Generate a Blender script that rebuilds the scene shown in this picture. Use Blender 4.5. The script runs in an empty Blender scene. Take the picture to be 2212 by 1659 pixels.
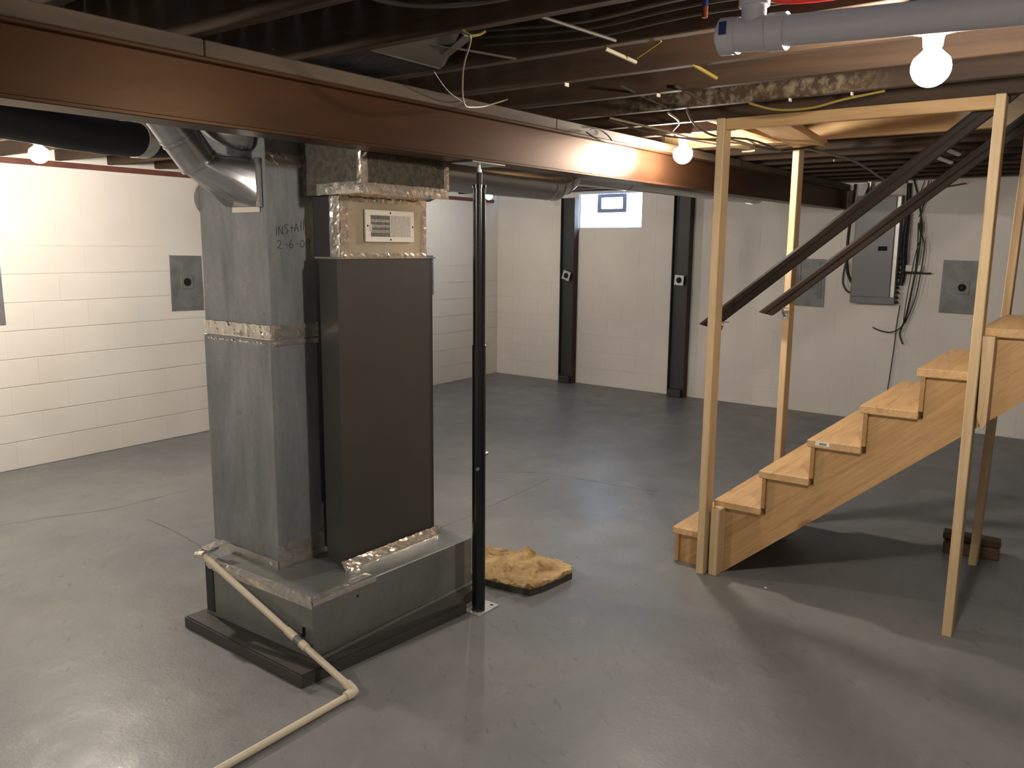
import bpy, bmesh, math, random
from mathutils import Vector, Matrix
random.seed(7)
C = bpy.context.scene
COL = C.collection
# ------------------------------------------------------------------ camera
cam_d = bpy.data.cameras.new('camera'); cam = bpy.data.objects.new('camera', cam_d); COL.objects.link(cam)
F, YAW, PITCH, ROLL, CH = 1780.95, 0.631932, -0.164144, 0.00856590, 1.645
fw = Vector((math.cos(PITCH)*math.cos(YAW), math.cos(PITCH)*math.sin(YAW), math.sin(PITCH)))
rt = fw.cross(Vector((0, 0, 1))).normalized(); up = rt.cross(fw)
r2 = math.cos(ROLL)*rt + math.sin(ROLL)*up; u2 = -math.sin(ROLL)*rt + math.cos(ROLL)*up
m = Matrix((r2, u2, -fw)).transposed().to_4x4(); m.translation = (0, 0, CH)
cam.matrix_world = m
cam_d.sensor_fit = 'HORIZONTAL'; cam_d.sensor_width = 36; cam_d.lens = F/2212*36; cam_d.clip_start = 0.02
C.camera = cam
# ------------------------------------------------------------------ world, exposure
w = bpy.data.worlds.new('world'); C.world = w; w.use_nodes = True
w.node_tree.nodes['Background'].inputs[0].default_value = (0.55, 0.75, 1, 1)
w.node_tree.nodes['Background'].inputs[1].default_value = 1.0
C.view_settings.view_transform = 'Standard'; C.view_settings.look = 'None'
C.view_settings.gamma = 1; C.view_settings.use_curve_mapping = False
C.view_settings.exposure = 3.35
BULB = 95.0
BULB_COL = (1.0, 0.89, 0.77)
WINDOW_GLOW = 1.6

# ------------------------------------------------------------------ materials
def lin(c):
    return tuple(((v/255)/12.92 if v/255 <= .04045 else ((v/255+.055)/1.055)**2.4) for v in c) + (1,)
class NT:
    def __init__(s, name):
        s.m = bpy.data.materials.new(name); s.m.use_nodes = True; s.n = s.m.node_tree.nodes; s.l = s.m.node_tree.links
        s.b = s.n['Principled BSDF']
    def a(s, t, **k):
        n = s.n.new(t)
        for q, v in k.items():
            if hasattr(n, q): setattr(n, q, v)
        return n
    def pos(s, scale=(1, 1, 1), rot=(0, 0, 0)):
        g = s.a('ShaderNodeNewGeometry'); mp = s.a('ShaderNodeMapping')
        mp.inputs['Scale'].default_value = scale; mp.inputs['Rotation'].default_value = rot
        r = s.a('ShaderNodeMapping'); r.inputs['Rotation'].default_value = rot; mp.inputs['Rotation'].default_value = (0, 0, 0)
        s.l.new(g.outputs['Position'], r.inputs[0]); s.l.new(r.outputs[0], mp.inputs[0]); return mp.outputs[0]
    def noise(s, vec, scale, detail=4, rough=.55, dist=0):
        n = s.a('ShaderNodeTexNoise'); n.inputs['Scale'].default_value = scale; n.inputs['Detail'].default_value = detail
        n.inputs['Roughness'].default_value = rough; n.inputs['Distortion'].default_value = dist
        s.l.new(vec, n.inputs['Vector']); return n.outputs['Fac']
    def ramp(s, fac, stops):
        r = s.a('ShaderNodeValToRGB'); e = r.color_ramp.elements
        while len(e) < len(stops): e.new(.5)
        for i, (p, c) in enumerate(stops): e[i].position = p; e[i].color = c if len(c) == 4 else tuple(c)+(1,)
        s.l.new(fac, r.inputs[0]); return r.outputs[0]
    def mix(s, fac, a, b, mode='MIX'):
        n = s.a('ShaderNodeMix', data_type='RGBA', blend_type=mode)
        for i, v in ((0, fac), (6, a), (7, b)):
            if hasattr(v, 'is_linked') or hasattr(v, 'node'): s.l.new(v, n.inputs[i])
            else: n.inputs[i].default_value = v
        return n.outputs[2]
    def bump(s, fac, strength=.3, dist=.003, prev=None):
        n = s.a('ShaderNodeBump'); n.inputs['Strength'].default_value = strength; n.inputs['Distance'].default_value = dist
        s.l.new(fac, n.inputs['Height'])
        if prev: s.l.new(prev, n.inputs['Normal'])
        s.l.new(n.outputs[0], s.b.inputs['Normal']); return n.outputs[0]
    def set(s, col=None, rough=None, metal=None):
        for k, v in (('Base Color', col), ('Roughness', rough), ('Metallic', metal)):
            if v is None: continue
            if hasattr(v, 'is_linked') or hasattr(v, 'node'): s.l.new(v, s.b.inputs[k])
            else: s.b.inputs[k].default_value = v
        return s
def simple(name, col, rough=.5, metal=0, n=0.0, ns=8, bump=0, bs=40, bd=.002):
    t = NT(name); c = lin(col); v = t.pos()
    if n:
        c2 = tuple(x*(1-n) for x in c[:3])+(1,); c3 = tuple(min(1, x*(1+n)) for x in c[:3])+(1,)
        t.set(t.ramp(t.noise(v, ns), [(.3, c2), (.7, c3)]), rough, metal)
    else: t.set(c, rough, metal)
    if bump: t.bump(t.noise(v, bs), bump, bd)
    return t.m
def dull(m, s):
    m.node_tree.nodes['Principled BSDF'].inputs['Specular IOR Level'].default_value = s
def wood(name, a, b, stretch, rot=(0, 0, 0), rough=.6, knots=True, ring=14):
    t = NT(name); v = t.pos(stretch, rot)
    n1 = t.noise(v, ring, 5, .6, .8); n2 = t.noise(v, ring*5, 3, .6)
    c = t.ramp(n1, [(.3, lin(b)), (.45, lin(a)), (.58, lin(tuple((p+q)/2 for p, q in zip(a, b)))), (.7, lin(a))])
    c = t.mix(t.ramp(n2, [(.4, (0, 0, 0)), (.75, (.35, .35, .35))]), c, lin(tuple(q*.85 for q in b)))
    if knots:
        vo = t.a('ShaderNodeTexVoronoi'); vo.inputs['Scale'].default_value = 2.6
        v2 = t.pos(tuple(.4 + .6*(s if s > .5 else .45) for s in stretch), rot)
        t.l.new(v2, vo.inputs['Vector'])
        c = t.mix(t.ramp(vo.outputs['Distance'], [(.05, (.75, .75, .75)), (.10, (0, 0, 0))]), c, lin((112, 74, 44)))
    t.set(c, rough, 0); t.bump(n1, .15, .002); return t.m
M = {}
t = NT('wall_paint'); v = t.pos()
t.set(t.ramp(t.noise(v, 1.3, 3), [(.3, lin((222, 217, 208))), (.7, lin((232, 228, 221)))]), .55, 0)
b1 = t.bump(t.noise(v, 45, 5, .6), .35, .003); t.bump(t.noise(v, 9, 3), .3, .006, b1); M['paint'] = t.m
# floor: painted concrete, satin sheen, faint trowel relief, scuffs and a few hairline cracks
t = NT('floor_paint'); v = t.pos()
big = t.noise(v, .9, 4, .6, .4); fine = t.noise(v, 9, 6, .65); 
base = t.ramp(big, [(.3, lin((108, 109, 110))), (.5, lin((118, 118, 117))), (.7, lin((130, 128, 125)))])
vs = t.pos((4.5, 1.3, 1), (0, 0, .7)); sc = t.noise(vs, 5, 9, .74, .2)
base = t.mix(t.ramp(t.noise(v, 14, 7, .7), [(.35, (.14, .14, .14)), (.6, (0, 0, 0))]), base, lin((84, 83, 82)))
base = t.mix(t.ramp(sc, [(.59, (0, 0, 0)), (.68, (.6, .6, .6))]), base, lin((72, 72, 72)))
vs2 = t.pos((1.0, 2.2, 1), (0, 0, -.3)); sc2 = t.noise(vs2, 3.5, 8, .7, .2)
base = t.mix(t.ramp(sc2, [(.58, (0, 0, 0)), (.74, (.38, .38, .38))]), base, lin((150, 147, 142)))
t.set(base, t.ramp(t.noise(v, 3.5, 5, .6), [(.3, (.33, .33, .33)), (.7, (.5, .5, .5))]), 0); t.b.inputs['Specular IOR Level'].default_value = .42
b1 = t.bump(fine, .4, .006); b2 = t.bump(t.noise(v, 60, 4, .65), .3, .002, b1); t.bump(big, .35, .03, b2); M['floor'] = t.m
def galv(name, c1, c2, rough, streak=(1, 1, .25), sc=5):
    t = NT(name); v = t.pos(streak); n = t.noise(v, sc, 6, .65, .3); vo = t.a('ShaderNodeTexVoronoi'); vo.inputs['Scale'].default_value = 55
    t.l.new(t.pos(), vo.inputs['Vector'])
    c = t.ramp(n, [(.3, lin(c1)), (.65, lin(c2))])
    sp = t.ramp(t.noise(t.pos(), 30, 3, .7), [(.66, (0, 0, 0)), (.74, (.55, .55, .55))])
    c = t.mix(sp, c, lin((70, 66, 60)))
    c = t.mix(.05, c, vo.outputs['Color'], 'OVERLAY')
    t.set(c, t.ramp(n, [(.3, (rough+.1,)*3), (.7, (rough,)*3)]), .5); t.bump(t.noise(t.pos(), 4, 2), .1, .01); return t.m
M['galv'] = galv('galvanised_duct', (112, 115, 118), (158, 161, 164), .42)
M['galv_base'] = galv('galvanised_plenum', (114, 117, 114), (136, 139, 136), .3, (1, 1, 1), 2)
M['spangle'] = galv('spangled_steel', (56, 54, 48), (104, 100, 90), .38, (1, 1, 1), 40)
M['shiny'] = simple('bright_round_duct', (178, 178, 180), .24, .7, .06, 5)
M['panel_shiny'] = simple('bright_sheet_metal', (190, 180, 156), .32, .5, .14, 6)
t = NT('foil_tape'); v = t.pos(); t.set(t.ramp(t.noise(v, 30, 4), [(.3, lin((205, 200, 192))), (.7, lin((236, 230, 220)))]), .17, .8)
t.bump(t.noise(v, 34, 3, .5, 1.0), .35, .006); M['foil'] = t.m
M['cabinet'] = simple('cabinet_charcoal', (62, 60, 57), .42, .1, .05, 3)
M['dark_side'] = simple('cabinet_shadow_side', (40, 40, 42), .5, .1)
t = NT('beam_steel_paint'); v = t.pos((.25, 1, 1)); t.set(t.ramp(t.noise(v, 7, 6, .6), [(.3, lin((48, 31, 20))), (.7, lin((64, 42, 28)))]), .38, .2); t.b.inputs['Specular IOR Level'].default_value = .2
t.bump(t.noise(t.pos(), 70, 3), .2, .001); t.b.inputs['Specular Tint'].default_value = (.9, .6, .35, 1); M['beam'] = t.m
def oldwood(name, a, b, st):
    t = NT(name); v = t.pos(st); n = t.noise(v, 12, 6, .65, .5); t.set(t.ramp(n, [(.3, lin(a)), (.7, lin(b))]), .75, 0); t.bump(n, .4, .004); return t.m
M['joist'] = oldwood('old_joist_wood', (38, 26, 15), (74, 52, 30), (1, .08, 1))
M['deck'] = oldwood('old_deck_boards', (24, 18, 14), (42, 32, 25), (.1, 1, 1))
M['plate'] = oldwood('old_plate_wood', (58, 46, 35), (96, 80, 62), (.1, 1, 1))
t = NT('stained_joist_wood'); v = t.pos((1, .5, 2.2)); n = t.noise(t.pos((1, .12, 1)), 12, 6, .65, .5)
c = t.ramp(n, [(.3, lin((38, 26, 15))), (.7, lin((74, 52, 30)))]); g_ = t.a('ShaderNodeNewGeometry'); sp_ = t.a('ShaderNodeSeparateXYZ'); t.l.new(g_.outputs['Position'], sp_.inputs[0])
def mr(sock, a, b):
    q = t.a('ShaderNodeMapRange'); q.inputs[1].default_value = a; q.inputs[2].default_value = b; t.l.new(sock, q.inputs[0]); return q.outputs[0]
def mul(a, b):
    q = t.a('ShaderNodeMath', operation='MULTIPLY'); t.l.new(a, q.inputs[0]); t.l.new(b, q.inputs[1]); return q.outputs[0]
mk = mul(mul(mr(sp_.outputs[1], .75, 1.0), mr(sp_.outputs[1], 2.1, 1.6)), mul(mr(sp_.outputs[2], 2.36, 2.31), mr(t.noise(t.pos((1, 1.2, 1)), 22, 6, .7, .2), .45, .62)))
t.set(t.mix(mk, c, lin((118, 106, 84))), .75, 0); M['mottled'] = t.m
PA, PB = (205, 170, 122), (178, 138, 92)
M['pine_z'] = wood('pine_upright', (200, 176, 138), (180, 152, 112), (1, 1, .07))
M['pine_x'] = wood('pine_treads', PA, PB, (.08, 1, 1))
M['pine_y'] = wood('pine_long_y', (186, 152, 106), (168, 132, 86), (1, .07, 1))
M['pine_slope'] = wood('pine_stringer', (182, 146, 100), (156, 120, 76), (1, .06, 1), (.71, 0, 0), ring=22)
M['riser'] = wood('pine_risers', (170, 132, 86), (146, 108, 68), (.08, 1, 1))
M['blockwood'] = wood('weathered_block', (104, 76, 48), (76, 54, 34), (.2, 1, 1))
M['rail'] = wood('dark_rail_wood', (40, 28, 18), (24, 17, 12), (1, .08, .5), (.69, 0, 0), .55, False)
dull(M['rail'], .2)
M['black'] = simple('black_enamel', (16, 16, 17), .22, 0)
M['blackmat'] = simple('black_rubber', (26, 24, 23), .6)
M['steel'] = simple('zinc_steel', (190, 190, 190), .3, 1)
M['greypost'] = simple('grey_column_paint', (58, 60, 62), .42, .1, .08, 5)
M['rust'] = simple('rusty_edge', (62, 46, 38), .7, .1, .3, 14)
M['anchor'] = simple('anchor_plate_grey', (122, 124, 124), .5, .2, .22, 9, .3, 20)
M['zincplate'] = simple('zinc_square_plate', (196, 198, 194), .4, .6, .1, 30)
M['slab'] = simple('slab_grey_paint', (60, 57, 54), .42, 0, .16, 7, .3, 40)
M['pvc'] = simple('white_pvc', (205, 206, 216), .32)
M['cpvc'] = simple('cream_pvc', (205, 194, 170), .4)
M['white'] = simple('white_enamel', (228, 222, 210), .4)
M['hole'] = simple('dark_slot', (14, 14, 14), .8)
M['marker'] = simple('black_marker', (30, 28, 28), .6)
M['epanel'] = simple('grey_panel_enamel', (112, 113, 116), .38, .2, .04, 3)
M['epanel_side'] = simple('grey_panel_back', (126, 128, 130), .4, .3)
M['cable_w'] = simple('cable_off_white', (140, 130, 110), .5)
M['cable_y'] = simple('cable_yellow', (130, 112, 50), .5)
M['cable_g'] = simple('cable_grey', (62, 56, 48), .5)
M['cable_k'] = simple('cable_black', (30, 27, 26), .45)
M['cable_r'] = simple('cable_maroon', (110, 40, 44), .45)
M['pex_r'] = simple('red_tube', (196, 52, 44), .3)
M['pex_b'] = simple('blue_tube', (28, 52, 130), .3)
M['copper'] = simple('copper', (196, 120, 84), .25, 1)
M['insul'] = simple('dark_duct_wrap', (28, 29, 32), .8, 0, .2, 6, .5, 10, .01)
M['brownstrip'] = simple('brown_strip', (104, 62, 50), .6, 0, .25, 10)
M['label_blue'] = simple('blue_print', (30, 50, 110), .5)
M['boot'] = simple('dull_tin', (110, 108, 100), .5, .3, .1, 6)
t = NT('rough_concrete'); v = t.pos(); n = t.noise(v, 9, 8, .7, .6)
t.set(t.ramp(n, [(.35, lin((82, 64, 42))), (.43, lin((156, 126, 82))), (.6, lin((196, 168, 120)))]), .9, 0); t.bump(n, .8, .015); M['rough'] = t.m
def emit(name, col, s):
    t = NT(name); t.b.inputs['Emission Color'].default_value = tuple(col)+(1,); t.b.inputs['Emission Strength'].default_value = s
    t.b.inputs['Base Color'].default_value = (.8, .8, .8, 1); return t.m
M['bulb'] = emit('lit_bulb_glass', BULB_COL, BULB)
M['bulb_strong'] = emit('lit_bulb_glass_bright', BULB_COL, BULB*1.6)
M['bulb_soft'] = emit('lit_bulb_glass_soft', BULB_COL, BULB*.8)
M['bulb_dim'] = emit('lit_bulb_glass_dim', BULB_COL, BULB*.42)
M['daypane'] = emit('daylit_glass_block', (.62, .80, 1.0), WINDOW_GLOW)
M['jamb'] = simple('window_jamb_paint', (190, 205, 225), .6)
M['vinyl'] = simple('vent_frame_grey', (120, 126, 140), .5)

# ------------------------------------------------------------------ geometry helpers
WM = {}
def link(o, parent, wm):
    COL.objects.link(o)
    if parent: o.parent = parent
    WM[o] = wm
def thing(name, label, cat, loc=(0, 0, 0), rz=0, group=None, kind=None):
    o = bpy.data.objects.new(name, None); o.empty_display_size = .1
    wm = Matrix.Translation(loc) @ Matrix.Rotation(rz, 4, 'Z'); o.location = loc; o.rotation_euler = (0, 0, rz)
    link(o, None, wm)
    if kind: o['kind'] = kind
    if label: o['label'] = label
    if cat: o['category'] = cat
    if group: o['group'] = group
    return o
def obj(name, bm, mat, parent=None, label=None, cat=None, group=None, kind=None, smooth=False, local=False):
    """bm is in world coordinates (or in the parent's own frame when local)"""
    if name in SPLIT:                     # every strip of tape, every clamp: a part of its own
        bm.verts.ensure_lookup_table(); seen = set(); out = []
        for v0 in bm.verts:
            if v0 in seen: continue
            st_ = [v0]; isl = []; seen.add(v0)
            while st_:
                q = st_.pop(); isl.append(q)
                for e in q.link_edges:
                    o2 = e.other_vert(q)
                    if o2 not in seen: seen.add(o2); st_.append(o2)
            nb = bmesh.new(); mp = {q: nb.verts.new(q.co) for q in isl}
            for f in {f for q in isl for f in q.link_faces}: nb.faces.new([mp[q] for q in f.verts])
            out.append(nb)
        bm.free()
        return [obj(SPLIT[name], nb, mat, parent, None if len(out) > 1 else label, None, None, kind, smooth, local) for nb in out]
    me = bpy.data.meshes.new(name)
    bmesh.ops.recalc_face_normals(bm, faces=bm.faces)
    if parent is not None and not local: bm.transform(WM[parent].inverted())
    off = Matrix.Identity(4)
    if parent is None:
        zs = [v.co.z for v in bm.verts]; n = len(bm.verts)
        c = Vector((sum(v.co.x for v in bm.verts)/n, sum(v.co.y for v in bm.verts)/n, min(zs)))
        bm.transform(Matrix.Translation(-c)); off = Matrix.Translation(c)
    bm.to_mesh(me); bm.free()
    if smooth:
        for p in me.polygons: p.use_smooth = True
        try: me.set_sharp_from_angle(angle=math.radians(40))
        except Exception: pass
    me.materials.append(M[mat] if isinstance(mat, str) else mat)
    o = bpy.data.objects.new(name, me); o.matrix_local = off
    link(o, parent, (WM[parent] if parent is not None else Matrix.Identity(4)) @ off)
    if label: o['label'] = label
    if cat: o['category'] = cat
    if group: o['group'] = group
    if kind: o['kind'] = kind
    return o
SPLIT = {'foil_tape': 'tape_strip', 'cable_clamps': 'cable_clamp'}
def B(): return bmesh.new()
def box(bm, x0, x1, y0, y1, z0, z1, bev=0, mat=None):
    t = bmesh.new(); bmesh.ops.create_cube(t, size=1)
    t.transform(Matrix.Translation(((x0+x1)/2, (y0+y1)/2, (z0+z1)/2)) @ Matrix.Diagonal((abs(x1-x0), abs(y1-y0), abs(z1-z0), 1)))
    if bev: bmesh.ops.bevel(t, geom=t.edges[:], offset=bev, segments=1, affect='EDGES', profile=.5)
    if mat is not None: t.transform(mat)
    join(bm, t); return bm
def join(bm, t):
    mp = {v: bm.verts.new(v.co) for v in t.verts}
    for f in t.faces:
        try: bm.faces.new([mp[v] for v in f.verts])
        except ValueError: pass
    t.free()
def beamlike(bm, p0, p1, w, h, upv=(0, 0, 1), bev=0):
    """rectangular bar from p0 to p1: w across, h along up"""
    p0 = Vector(p0); p1 = Vector(p1); d = (p1-p0); L = d.length; d.normalize()
    s = d.cross(Vector(upv)).normalized(); u = s.cross(d)
    m = Matrix((d, s, u)).transposed().to_4x4(); m.translation = (p0+p1)/2
    return box(bm, -L/2, L/2, -w/2, w/2, -h/2, h/2, bev, m)
def tube(bm, pts, r, n=10, caps=True, radii=None):
    pts = [Vector(p) for p in pts]; rings = []; prev = None
    for i, p in enumerate(pts):
        a = pts[max(0, i-1)]; b = pts[min(len(pts)-1, i+1)]; d = (b-a).normalized()
        if prev is None:
            q = Vector((0, 0, 1)) if abs(d.z) < .9 else Vector((1, 0, 0))
            s = d.cross(q).normalized()
        else:
            s = (prev - d*prev.dot(d)).normalized()
        prev = s; u = s.cross(d); rr = radii[i] if radii else r
        rings.append([bm.verts.new(p + (s*math.cos(k*2*math.pi/n) + u*math.sin(k*2*math.pi/n))*rr) for k in range(n)])
    for a, b in zip(rings, rings[1:]):
        for k in range(n): bm.faces.new((a[k], a[(k+1) % n], b[(k+1) % n], b[k]))
    if caps: bm.faces.new(rings[0]); bm.faces.new(rings[-1][::-1])
    return bm
def smoothpts(P, n=6):
    P = [Vector(p) for p in P]; out = []
    for i in range(len(P)-1):
        p0 = P[max(0, i-1)]; p1 = P[i]; p2 = P[i+1]; p3 = P[min(len(P)-1, i+2)]
        for k in range(n):
            s = k/n
            out.append(.5*((2*p1)+(p2-p0)*s+(2*p0-5*p1+4*p2-p3)*s*s+(3*p1-p0-3*p2+p3)*s**3))
    out.append(P[-1]); return out
def lathe(bm, prof, loc, n=24, axis=None):
    rings = []
    for r, z in prof:
        rings.append([bm.verts.new((max(r, .0002)*math.cos(k*2*math.pi/n), max(r, .0002)*math.sin(k*2*math.pi/n), z)) for k in range(n)])
    for a, b in zip(rings, rings[1:]):
        for k in range(n): bm.faces.new((a[k], a[(k+1) % n], b[(k+1) % n], b[k]))
    bm.faces.new(rings[0][::-1]); bm.faces.new(rings[-1])
    m = Matrix.Translation(loc)
    if axis is not None: m = m @ Vector((0, 0, 1)).rotation_difference(Vector(axis)).to_matrix().to_4x4()
    bmesh.ops.transform(bm, matrix=m, verts=[v for rg in rings for v in rg]); return bm
def prism(bm, pts, ext):
    """closed polygon pts (3d, planar) extruded by vector ext"""
    a = [bm.verts.new(p) for p in pts]; e = Vector(ext); b = [bm.verts.new(Vector(p)+e) for p in pts]; n = len(pts)
    bm.faces.new(a); bm.faces.new(b[::-1])
    for i in range(n): bm.faces.new((a[i], a[(i+1) % n], b[(i+1) % n], b[i]))
    return bm
def foil(bm, p0, p1, width, nrm, amp=.002, off=.0025):
    """crumpled strip of foil tape from p0 to p1 lying on a face with normal nrm; a thin solid with wrinkles"""
    p0 = Vector(p0); p1 = Vector(p1); d = p1-p0; L = d.length; d.normalize(); nrm = Vector(nrm).normalized(); s = d.cross(nrm).normalized()
    nu = max(4, int(L/.016)); nv = max(2, int(width/.012)); top = []; bot = []
    for i in range(nu+1):
        ra = []; rb = []
        for j in range(nv+1):
            e = (j in (0, nv)) or (i in (0, nu))
            wv = (j/nv-.5)*width*(1+random.uniform(-.08, .08))
            q = p0 + d*(L*i/nu + random.uniform(-.002, .002)) + s*wv
            ra.append(bm.verts.new(q + nrm*(off*.6 + (0 if e else abs(random.gauss(0, amp*.55))))))
            rb.append(bm.verts.new(q + nrm*.0003))
        top.append(ra); bot.append(rb)
    for i in range(nu):
        for j in range(nv):
            bm.faces.new((top[i][j], top[i+1][j], top[i+1][j+1], top[i][j+1]))
            bm.faces.new((bot[i][j], bot[i][j+1], bot[i+1][j+1], bot[i+1][j]))
    for i in range(nu):
        bm.faces.new((top[i][0], bot[i][0], bot[i+1][0], top[i+1][0])); bm.faces.new((top[i][nv], top[i+1][nv], bot[i+1][nv], bot[i][nv]))
    for j in range(nv):
        bm.faces.new((top[0][j], top[0][j+1], bot[0][j+1], bot[0][j])); bm.faces.new((top[nu][j], bot[nu][j], bot[nu][j+1], top[nu][j+1]))
    return bm
def copyo(src, parent, mat_local, name=None):
    c = src.copy(); COL.objects.link(c); c.parent = parent; c.matrix_local = mat_local; return c

# ================================================================== SETTING
XB, YL = 8.47, 6.43
XMIN, YMIN = -2.3, -3.4
def jz(x): return 2.232 + .0055*x            # underside of joists
bm = B(); box(bm, XMIN-.2, 9.2, YMIN-.2, 7.2, -.12, 0); obj('floor', bm, 'floor', kind='structure')
# hairline cracks pressed into the floor paint: thin dark grooves
def crack(P, wd=.0035):
    bm = B(); P = smoothpts(P, 5); pr = None
    for i, p in enumerate(P):
        a = P[max(0, i-1)]; b = P[min(len(P)-1, i+1)]; d = (b-a).normalized(); s = Vector((-d.y, d.x, 0))
        j = Vector((random.uniform(-.006, .006), random.uniform(-.006, .006), 0)); ww = wd*random.uniform(.4, 1.3)
        q = (bm.verts.new(p+j+s*ww+Vector((0, 0, .0006))), bm.verts.new(p+j-s*ww+Vector((0, 0, .0006))))
        if pr: bm.faces.new((pr[0], q[0], q[1], pr[1]))
        pr = q
    return bm
M['crack'] = simple('crack_grey', (86, 85, 84), .8)
fl = bpy.data.objects['floor']
for P in ([(1.98, 5.19, 0), (2.25, 5.1, 0), (2.53, 4.98, 0), (2.8, 4.97, 0), (3.05, 4.96, 0)], [(2.56, 4.6, 0), (2.55, 4.3, 0), (2.5, 4.0, 0), (2.45, 3.6, 0)],
          [(3.45, 3.1, 0), (3.75, 3.11, 0), (4.2, 3.13, 0), (4.8, 3.18, 0)], [(4.7, 3.6, 0), (4.9, 3.3, 0), (4.95, 2.8, 0), (5.0, 2.4, 0)]):
    obj('crack', crack(P), 'crack', fl)
# ---- left wall: painted block, each block its own piece over recessed joints
LWROT = .026
wl = thing('wall_left', None, None, (2.0, 6.40, 0), LWROT, kind='structure')
bm = B(); box(bm, -4.6, 7.1, .004, .22, 0, 2.46); obj('mortar_backing', bm, 'paint', wl, local=True)
def blockmesh(L, H=.2032, D=.012, j=.001, bev=.0036):
    bm = B(); box(bm, .0005, L-.0005, 0, D, j, H-j)
    es = [e for e in bm.edges if all(v.co.y < .001 for v in e.verts) and abs(e.verts[0].co.z-e.verts[1].co.z) < .01]
    bmesh.ops.bevel(bm, geom=es, offset=bev, segments=2, affect='EDGES')
    me = bpy.data.meshes.new('block'); bmesh.ops.recalc_face_normals(bm, faces=bm.faces); bm.to_mesh(me); bm.free(); me.materials.append(M['paint']); return me
BM = {}
def lay(parent, u0, u1, skip=(), mat=Matrix.Identity(4), top=2.44, phase=0):
    """lay courses of block from u0 to u1 in the parent's frame"""
    n = 0
    for c in range(12):
        z = c*.2032; H = min(.2032, top-z)
        if H < .05: break
        u = u0 - (.2032 if c % 2 else 0) - phase
        while u < u1-.02:
            a, b = max(u, u0), min(u+.4064, u1); u += .4064
            segs = [(a, b)]
            for (s0, s1, z0, z1) in skip:
                if z+H > z0+.02 and z < z1-.02:
                    new = []
                    for (p, q) in segs:
                        if q <= s0 or p >= s1: new.append((p, q))
                        else:
                            if p < s0-.03: new.append((p, s0))
                            if q > s1+.03: new.append((s1, q))
                    segs = new
            for (p, q) in segs:
                if q-p < .03: continue
                k = (round(q-p, 3), round(H, 3))
                if k not in BM: BM[k] = blockmesh(q-p, H)
                o = bpy.data.objects.new('block', BM[k]); COL.objects.link(o); o.parent = parent
                o.matrix_local = mat @ Matrix.Translation((p, random.uniform(-.0006, .0006)-.002, z)) @ Matrix.Rotation(random.uniform(-.0008, .0008), 4, 'Y')
                n += 1
    return n
lay(wl, .2, 6.62)
# ---- back wall, with the window opening
BWROT = -.030
wb = thing('wall_back', None, None, (8.47, 1.0, 0), 0, kind='structure')
# local frame: u runs along world +y turned so that x grows with y
Rb = Matrix.Rotation(BWROT, 4, 'Z'); wb.matrix_local = Matrix.Translation((8.47, 1.0, 0)) @ Rb; WM[wb] = Matrix.Translation((8.47, 1.0, 0)) @ Rb
WY0, WY1, WZ0, WZ1 = 3.47, 4.325, 1.875, 2.285     # window, in wall frame y
bm = B()
box(bm, .004, .22, -4.6, WY0, 0, 2.46); box(bm, .004, .22, WY1, 5.9, 0, 2.46); box(bm, .004, .22, WY0, WY1, 0, WZ0); box(bm, .004, .22, WY0, WY1, WZ1, 2.46)
obj('mortar_backing', bm, 'paint', wb, local=True)
lay(wb, -1.9, 5.62, skip=((WY0, WY1, WZ0, WZ1),), mat=Matrix(((0, 1, 0, 0), (1, 0, 0, 0), (0, 0, 1, 0), (0, 0, 0, 1))), phase=.1)
# walls behind the viewer (plain)
bm = B(); box(bm, XMIN-.2, 9.2, YMIN-.2, YMIN, 0, 2.46); obj('wall_right', bm, 'paint', kind='structure')
bm = B(); box(bm, XMIN-.2, XMIN, YMIN, 6.5, 0, 2.46); obj('wall_front', bm, 'paint', kind='structure')
# ---- window: glass block panel with a small hopper vent
wn = thing('window_1', None, None, (8.60, 4.86, 1.875), 0, kind='structure'); wn.matrix_local = WM[wb] @ Matrix.Translation((.12, (WY0+WY1)/2, WZ0)); WM[wn] = wn.matrix_local.copy()
hw = (WY1-WY0)/2; hh = WZ1-WZ0
bm = B(); box(bm, -.105, .06, hw-.012, hw, 0, hh); box(bm, -.105, .06, -hw, -hw+.012, 0, hh); box(bm, -.105, .06, -hw+.012, hw-.012, 0, .012); box(bm, -.105, .06, -hw+.012, hw-.012, hh-.012, hh)
obj('window_frame', bm, 'jamb', wn, local=True)
vy0, vy1, vz0 = -.165, .235, .185
def pane(y0, y1, z0, z1):
    bm = B(); box(bm, 0, .07, y0+.003, y1-.003, z0+.003, z1-.003, .008); obj('glass_block', bm, 'daypane', wn, local=True)
for (y0, y1) in ((-hw+.012, vy0), (vy1, hw-.012)):
    pane(y0, y1, .012, .2); pane(y0, y1, .2, hh-.012)
pane(vy0, (vy0+vy1)/2, .012, vz0); pane((vy0+vy1)/2, vy1, .012, vz0)
bm = B()
for q in ((vy0, vy0+.055, vz0, hh-.012), (vy1-.055, vy1, vz0, hh-.012), (vy0+.055, vy1-.055, vz0, vz0+.045), (vy0+.055, vy1-.055, hh-.05, hh-.012)): box(bm, -.02, .06, *q, .003)
vf = obj('vent_frame', bm, 'vinyl', wn, local=True)
bm = B(); box(bm, -.03, -.02, .02, .05, vz0+.20-.035+.015, vz0+.20); obj('latch', bm, 'vinyl', vf, local=True)
bm = B(); box(bm, .02, .03, vy0+.055, vy1-.055, vz0+.035, hh-.05); obj('pane', bm, 'daypane', vf, local=True)
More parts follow.
